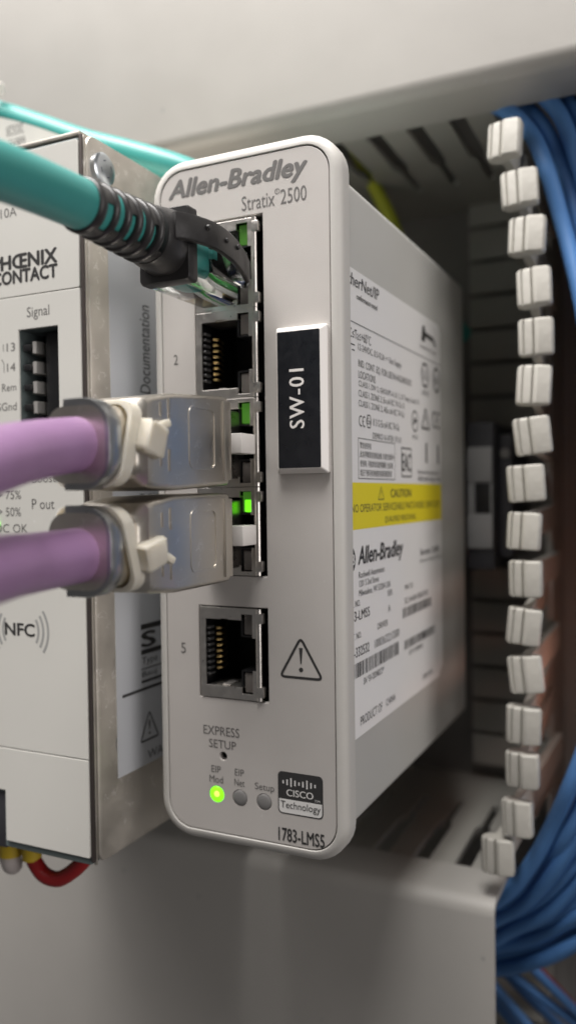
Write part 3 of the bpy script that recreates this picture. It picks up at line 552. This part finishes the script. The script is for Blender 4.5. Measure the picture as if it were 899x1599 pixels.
# ================================================================== CONNECTORS AND CABLES
def purple_plug(zc, label, cpath, tilt, headz, seed, droop):
    t = thing('industrial_patch_cable', label, 'network cable', (-21, 0, zc), 'violet cables with metal plugs')
    cx = -21.0
    D = lambda y: zc - droop * max(0, -12 - y) / 22.0
    def ring(y, hx, hz, r): return [(a + cx, y, b + D(y)) for a, b in rr(-hx, -hz, hx, hz, r, 5)]
    bbox('plug_nose', cx - 4.9, cx + 1.85, -12, 5, zc - 5.75, zc + 5.75, 'nose', t, bev=.35)
    ho = loft('plug_housing', [ring(-10.6, 5.6, 6.6, .6), ring(-10.85, 5.9, 6.9, .75), ring(-12, 6, 7, .8), ring(-26, 6.1, 6.85, .9), ring(-31.4, 6.1, 6.3, 1.0), ring(-32.5, 5.9, 6.0, 1.1), ring(-33, 5.0, 5.2, 2.2), ring(-33.4, 4.7, 5.0, 2.5), ring(-40, 4.7, 5.0, 2.8)], 'nickel', t, angle=32)
    FH = ((cx + 6.02, 0, zc), (0, 1, 0), (0, 0, 1))
    plate('pressed_frame', [rr(-22.5, -4.6, -15.0, 4.6, 1.2, 4), rr(-22.2, -4.3, -15.35, 4.3, 1.0, 4)], .16, FH, 'nickel', ho, bev=.03)
    for yy, z0, z1 in ((-29.6, 2.4, 4.4), (-27.6, 2.0, 5.0), (-29.6, -4.4, -2.4), (-27.6, -5.0, -2.0)):
        bbox('pressed_rib', cx + 6.0, cx + 6.28, yy - .22, yy + .22, zc + z0, zc + z1, 'nickel', ho, bev=.1, loc=WL[t.name])
    bbox('flange', cx + 5.9, cx + 6.3, -12.6, -10.5, zc - 6.1, zc + 6.1, 'nickel', ho, bev=.12, loc=WL[t.name])
    # collar: hollow sleeve whose rear edge is drawn out into a prong above and below
    zk = D(-39); hx, hz, n_ = 5.4, 5.95, 10
    def half(hx, hz, r): q = rr(-hx, -hz, hx, hz, r, n_); m_ = n_ + 1; return [(-1.9, -hz)] + q[3 * m_:] + q[:m_] + [(-1.9, hz)]
    o1 = half(hx, hz, 4.4); o0 = half(hx * .93, hz * .94, 4.2); i1 = half(4.2, 4.5, 4.0); i0 = half(4.4, 4.7, 4.1)
    rings = [[(p[0][0] + cx, -36.9, p[0][1] + zk), (p[1][0] + cx, -37.5, p[1][1] + zk), (p[1][0] + cx, -39.75, p[1][1] + zk), (p[1][0] * .985 + cx, -39.95, p[1][1] * .985 + zk), (p[2][0] + cx, -40.0, p[2][1] + zk), (p[3][0] + cx, -39.7, p[3][1] + zk), (p[3][0] + cx, -36.9, p[3][1] + zk)] for p in zip(o0, o1, i0, i1)]
    loft('collar', rings, 'diecast', t, angle=40)
    # cable tie
    tie_rings = []
    for dy, k in ((-1.1, 0), (-1.1, .75), (1.1, .75), (1.1, 0)):
        rg = rr(-5.0 - .75 * k, -5.25 - .75 * k, 5.0 + .75 * k, 5.25 + .75 * k, 2.6, 6)
        tie_rings.append([(a + cx, -35.4 + dy + tilt * b, b + D(-35.4)) for a, b in rg])
    ti = loft('cable_tie', tie_rings, 'tie', t, closed=True, angle=30)
    rnd = random.Random(seed)
    hd = bbox('tie_head', -1.5, 1.5, -1.8, 2.4, -2.2, 2.3, 'tie', ti, bev=.7, seg=3, loc=(0, 0, 0))
    WL[hd.name] = Vector((cx + 6.0, -32.4, D(-35.4) - .5 + headz)); hd.location = (WL[hd.name] - WL[t.name]) * S; hd.rotation_euler = (rnd.uniform(-.35, -.2) if tilt > 0 else .3, .12, rnd.uniform(-.15, .1)); hd.scale = (1, 1, 1) if tilt > 0 else (.75, 1.15, .85)
    for v in hd.data.vertices: v.co += Vector((rnd.uniform(-1, 1), rnd.uniform(-1, 1), rnd.uniform(-1, 1))) * .00022
    tl = bbox('tie_tail', -.7, .7, 2.0, 4.1, .4, 1.5, 'tie', ti, bev=.3, loc=(0, 0, 0)); tl.location = hd.location; tl.rotation_euler = (.35, 0, -.25) if tilt > 0 else (-.5, 0, -.2)
    bbox('release_tab', cx + 3.0, cx + 5.9, -6.4, -1.6, zc - 1.7, zc + 1.6, 'tabwhite', t, bev=.25)
    bbox('release_lever', cx + 1.9, cx + 3.4, -10.8, -1.0, zc - 1.6, zc + 1.6, 'nose', t, bev=.2)
    tube('jacket', cpath, 3.55, 'purple', t, seg=28, n=12)
    return t
purple_plug(69.6, 'upper violet cable with metal plug, tie head facing out, in third port', [(-21, -34, 68.2), (-21, -40, 67.9), (-19.3, -50, 66.6), (-16.4, -58, 65.3), (-11, -72, 62.5), (-4, -92, 57), (2, -130, 46)], .30, 1.2, 3, 1.35)
purple_plug(54.5, 'lower violet cable with metal plug, in fourth port', [(-21, -34, 53.8), (-21, -40, 53.6), (-19.3, -50, 53.5), (-16.4, -58, 53.6), (-11, -72, 53.0), (-4, -92, 50), (2, -130, 42)], -.32, -.4, 5, .3)

# teal patch cable in the first port
tc = thing('patch_cable', 'teal patch cable with black boot and clear plug in the top port', 'network cable', (-21, 0, 100))
zc = 99.3; cx = -21.3
pl = bbox('plug', cx - 4.5, cx + 2.2, -17.2, 4.5, zc - 5.85, zc + 5.85, 'clear', tc, bev=.45)
for k, mm in enumerate(('ww', 'wg', 'ww', 'wb', 'ww', 'wg', 'ww', 'ww')):
    tube('conductor', [(cx - .6 + (.5 if k % 2 else 0), -10, zc - 2 + k * .57), (cx - 1.2, -5, zc - 3.3 + k * .94), (cx - 1.6, 2.5, zc - 3.5 + k * 1.0)], .46, mm, pl, seg=8, n=4)
    bbox('contact', cx - 4.0, cx - 2.4, -1.0, 4.0, zc - 3.5 + k * 1.0 - .16, zc - 3.5 + k * 1.0 + .16, 'gold', pl, bev=0)
tube('jacket', [(cx, -9, zc), (cx, -20, zc), (cx, -38, zc - .1), (cx + .2, -54, zc - .9), (cx + 1, -75, zc - 3.5), (cx + 2, -105, zc - 10), (cx + 4, -140, zc - 22)], 3.3, 'teal', tc, seg=24, n=12)
def ringc(y, hx, hz, r, dx=0, dz=0): return [(a + cx + dx, y, b + zc + dz) for a, b in rr(-hx, -hz, hx, hz, r, 7)]
bo = loft('boot', [ringc(-16.6, 4.2, 5.3, .5, 0, -.4), ringc(-16.4, 4.5, 5.6, .6, 0, -.4), ringc(-18.3, 4.5, 5.6, .6, 0, -.4), ringc(-18.7, 4.35, 5.4, .6, 0, -.4), ringc(-18.72, 4.3, 5.0, 3.9), ringc(-20.6, 4.5, 4.8, 4.3), ringc(-22.4, 4.45, 4.55, 4.4), ringc(-23.2, 4.1, 4.2, 4.0), ringc(-23.3, 3.2, 3.3, 3.1)], 'boot', tc, caps=(False, False), angle=40)
def bootring(y, r, wd):
    prof = [(3.25, -wd / 2), (r - .35, -wd / 2), (r, -wd / 2 + .3), (r, wd / 2 - .3), (r - .35, wd / 2), (3.25, wd / 2)]
    n = 32; rg = [[(cx + q * math.cos(2 * math.pi * k / n), y + dy, zc - .1 + q * math.sin(2 * math.pi * k / n)) for k in range(n)] for q, dy in prof]
    return loft('strain_rib', rg, 'boot', bo, closed=True, angle=50)
ys = [-24.9, -27.3, -29.7, -32.1, -34.5, -37.2]
for i, y in enumerate(ys): bootring(y, 4.35 - .13 * i, 1.15 if i < 5 else 1.6)
# bridges between the ribs, leaving staggered slots
def bridge(y0, y1, a0, a1, r):
    n = 8; V = []; Fc = []
    for y in (y0, y1):
        for q in (3.2, r):
            for k in range(n + 1): a = R(a0 + (a1 - a0) * k / n); V.append((cx + q * math.cos(a), y, zc - .1 + q * math.sin(a)))
    m_ = n + 1
    for k in range(n): Fc += [(k, k + 1, m_ + k + 1, m_ + k), (2 * m_ + k, 2 * m_ + k + 1, 3 * m_ + k + 1, 3 * m_ + k), (m_ + k, m_ + k + 1, 3 * m_ + k + 1, 3 * m_ + k)]
    Fc += [(0, m_, 3 * m_, 2 * m_), (n, m_ + n, 3 * m_ + n, 2 * m_ + n)]
    mk('strain_bridge', V, Fc, 'boot', bo, base_loc(tc), angle=50)
prev = -23.2
for i, y in enumerate(ys):
    y0, y1 = prev - .0, y + .5; r = 4.0 - .1 * i
    if i % 2 == 0: spans = ((62, 118), (-118, -48), (165, 195))
    else: spans = ((2, 62), (110, 178), (-125, -62))
    for a0, a1 in spans: bridge(y1, y0, a0, a1, r)
    prev = y - .5
# latch guard: a bowed rubber tongue over the plug's latch
V = []; pts = spline([(-17.2, -22.2, 100.3), (-15.9, -19.2, 100.5), (-14.7, -15, 100.4), (-14.6, -10, 99.9), (-15.2, -5.5, 99.1), (-16.2, -1.6, 98.4)], 6)
rg = []
for i, p in enumerate(pts):
    T_ = (pts[min(i + 1, len(pts) - 1)] - pts[max(0, i - 1)]).normalized(); N_ = Vector((0, 0, 1)).cross(T_).normalized() * -1
    k = i / (len(pts) - 1); hz = 2.0 - .1 * k; th = .65 - .2 * k
    rg.append([p + N_ * a + Vector((0, 0, b)) for a, b in rr(-th, -hz, th, hz, .3, 2)])
tg = loft('latch_guard', rg, 'boot', tc, angle=45)
for y, x, z in ((-17.2, -14.4, 101), (-12.4, -14.05, 100.3), (-8.6, -14.2, 100.3)): cyl('grip_bump', (x, y, z), (1, -.05, 0), .42, .3, 'boot', tg, seg=12, dome=.2)
bbox('latch', cx + 3.2, cx + 4.0, -11, .6, zc - 3.1, zc + 3.1, 'clear', tc, bev=.25)
bbox('latch_stop', cx + 2.3, cx + 4.4, -3.4, .2, zc - 1.7, zc + 1.7, 'clear', tc, bev=.25)

# second teal cable and marker flag behind the power supply's top edge
t2 = thing('patch_cable', 'blurred teal cable passing behind the top of the power supply', 'network cable', (-60, 20, 138))
tube('jacket', [(-130, 14, 158), (-110, 18, 155), (-92, 20, 149), (-79, 20, 143.2), (-67, 20, 137.6), (-55, 20, 132.8), (-42, 22, 127.4), (-31, 30, 121.5), (-22, 44, 118), (-12, 70, 112), (-5, 100, 104)], 2.8, 'teal', t2, seg=20, n=8)
fl = thing('cable_flag', 'pale marker flag printed upside down, above the power supply at the left edge', 'cable label', (-74, 16, 130))
V = []; Fc = []
for i in range(13):
    u = i / 12; x = -104 + 42 * u
    top = 150.2 - 16.5 * u + 2.0 * math.sin(u * 3)
    for j in range(7):
        v = j / 6; V.append((x, 14.5 + 1.8 * math.sin(v * 2.6) + .8 * u, 116 + (top - 116) * v))
for i in range(12):
    for j in range(6): a = i * 7 + j; Fc.append((a, a + 7, a + 8, a + 1))
V2 = [(a, b + .35, c) for a, b, c in V]; nV = len(V)
Fc2 = [tuple(q + nV for q in f) for f in Fc]
edge = [i * 7 for i in range(13)] + [84 + j for j in range(1, 7)] + [i * 7 + 6 for i in range(11, -1, -1)] + [j for j in range(5, 0, -1)]
Fe = [(edge[k], edge[(k + 1) % len(edge)], nV + edge[(k + 1) % len(edge)], nV + edge[k]) for k in range(len(edge))]
mk('film', V + V2, Fc + Fc2 + Fe, 'flag', fl, base_loc(fl))
FF = ((0, 14.3, 0), (1, 0, 0), (0, 0, 1))
text('20328', (-83.4, 139.7, -78.6, 141.9), FF, 'ink', fl, rot=180, lift=.2); text('68895', (-82.8, 137.0, -78.2, 139.0), FF, 'ink', fl, rot=180, lift=.2)
tube('tie_band', [(-88.6, 17, 152.6), (-88.2, 16.6, 152.2)], 1.6, 'tagwhite', fl, seg=12, n=3)

# end clamp on the rail
ec = thing('rail_end_clamp', 'dark rail end clamp with grey marker strips beside the switch', 'end clamp', (3, 120, 45))
bbox('body', -1.2, 5.8, 88.6, 118, 41, 79, 'clamp', ec, bev=.8)
bbox('body', 5.8, 9.4, 94, 118, 44, 76, 'clamp', ec, bev=.8)
bbox('marker_strip', -.9, 5.4, 88.0, 88.8, 63.6, 72.6, 'marker', ec, bev=.2); bbox('marker_strip', -.9, 5.4, 88.0, 88.8, 46.6, 55.4, 'marker', ec, bev=.2)
bbox('slot_frame', -.9, 5.4, 88.3, 88.7, 55.4, 63.6, 'marker', ec, bev=.1); bbox('slot', 1.0, 4.9, 88.1, 88.4, 55.6, 63.4, 'black', ec, bev=.1)
cyl('clamp_screw', (7.6, 94.1, 71), (0, -1, 0), 1.3, .6, 'plate', ec)
dr = thing('mounting_rail', 'steel mounting rail behind the switch and end clamp', 'mounting rail', (-40, 127, 42))
bbox('flange', -190, 15.5, 118.2, 119.4, 67.5, 77.5, 'plate', dr, bev=.2); bbox('flange', -190, 15.5, 118.2, 119.4, 42.5, 52.5, 'plate', dr, bev=.2); bbox('web', -190, 15.5, 125.8, 127, 52.5, 67.5, 'plate', dr, bev=.2)

# earth wire behind the switch top
ew = thing('earth_wire', 'green and yellow earth wire behind the switch top', 'wire', (-25, 95, 150))
tube('insulation', [(-36, 96, 162), (-32.1, 95, 154.9), (-27, 94, 145), (-22, 94, 134), (-19, 96, 122), (-18, 100, 105)], 1.9, 'yg', ew, seg=12)

# blue cables: one bundle of thick cables in the upright duct
names = ['innermost', 'second', 'third', 'fourth', 'fifth', 'sixth', 'seventh', 'eighth', 'outermost']
basep = [(-26, 68, 158), (-2, 66, 154), (11, 62, 148), (20.0, 60, 137.5), (26.3, 58.5, 118), (31.2, 57.5, 96), (35, 57, 62), (34.6, 57.5, 28), (30.8, 59, 8), (23.6, 61, -12), (13.6, 64, -28.5), (1, 68, -40), (-22, 72, -48)]
bpv = spline(basep, 8)
for k in range(9):
    t = thing('data_cable', '%s blue data cable of the bundle, counted from the duct fingers' % names[k], 'cable', (34 + 6 * k, 60, 60), 'thick blue data cables in the upright duct')
    rnd = random.Random(k + 11); P = []
    off = 3.35 * k + (1.0 if k > 6 else 0) + rnd.uniform(-.5, .5)
    for i in range(0, len(bpv), 4):
        p = bpv[i]; T_ = (bpv[min(i + 1, len(bpv) - 1)] - bpv[max(i - 1, 0)]).normalized(); N_ = Vector((-T_.z, 0, T_.x)).normalized()
        low = max(0, (-p.z) / 40)
        P.append(p + N_ * (off * (1 - .46 * min(1, low))) + Vector((0, (k % 2) * 2.4 + k * .8 + rnd.uniform(-1.4, 1.4), rnd.uniform(-.9, .9))))
    tube('jacket', P, 1.72, 'blue', t, seg=16, n=4)
thin = [((-6, 97, -47), (10.9, 95, -61), (24.3, 95, -72), (40, 96, -86), 'uppermost'), ((-8, 99, -58), (5.1, 97, -65.9), (24.3, 96, -75.8), (40, 96, -85), 'second'), ((-8, 96, -60), (4.2, 94, -70.4), (13.3, 94, -79), (24, 95, -90), 'third'), ((-6, 98, -66), (3.4, 97, -76), (8.4, 97, -81), (16, 97, -90), 'fourth'), ((2, 101, -34), (18.3, 99, -50.5), (24.4, 99, -56), (40, 99, -70), 'high right'), ((-4, 102, -62), (8, 101, -72), (24, 101, -84), (36, 101, -92), 'rearmost')]
for a, b, c, d, nm in thin:
    t = thing('thin_data_cable', '%s of the thin blue cables slanting below the thick bundle' % nm, 'cable', b, 'thin blue cables at the lower right')
    tube('jacket', [a, b, c, d], 1.25, 'blue', t, seg=10, n=8)
t = thing('dark_red_wire', 'dark red wire among the thin blue cables at lower right', 'wire', (15, 104, -68)); tube('insulation', [(-4, 105, -56), (10, 104, -66), (24, 104, -78), (38, 104, -90)], 1.5, 'red', t, seg=10)
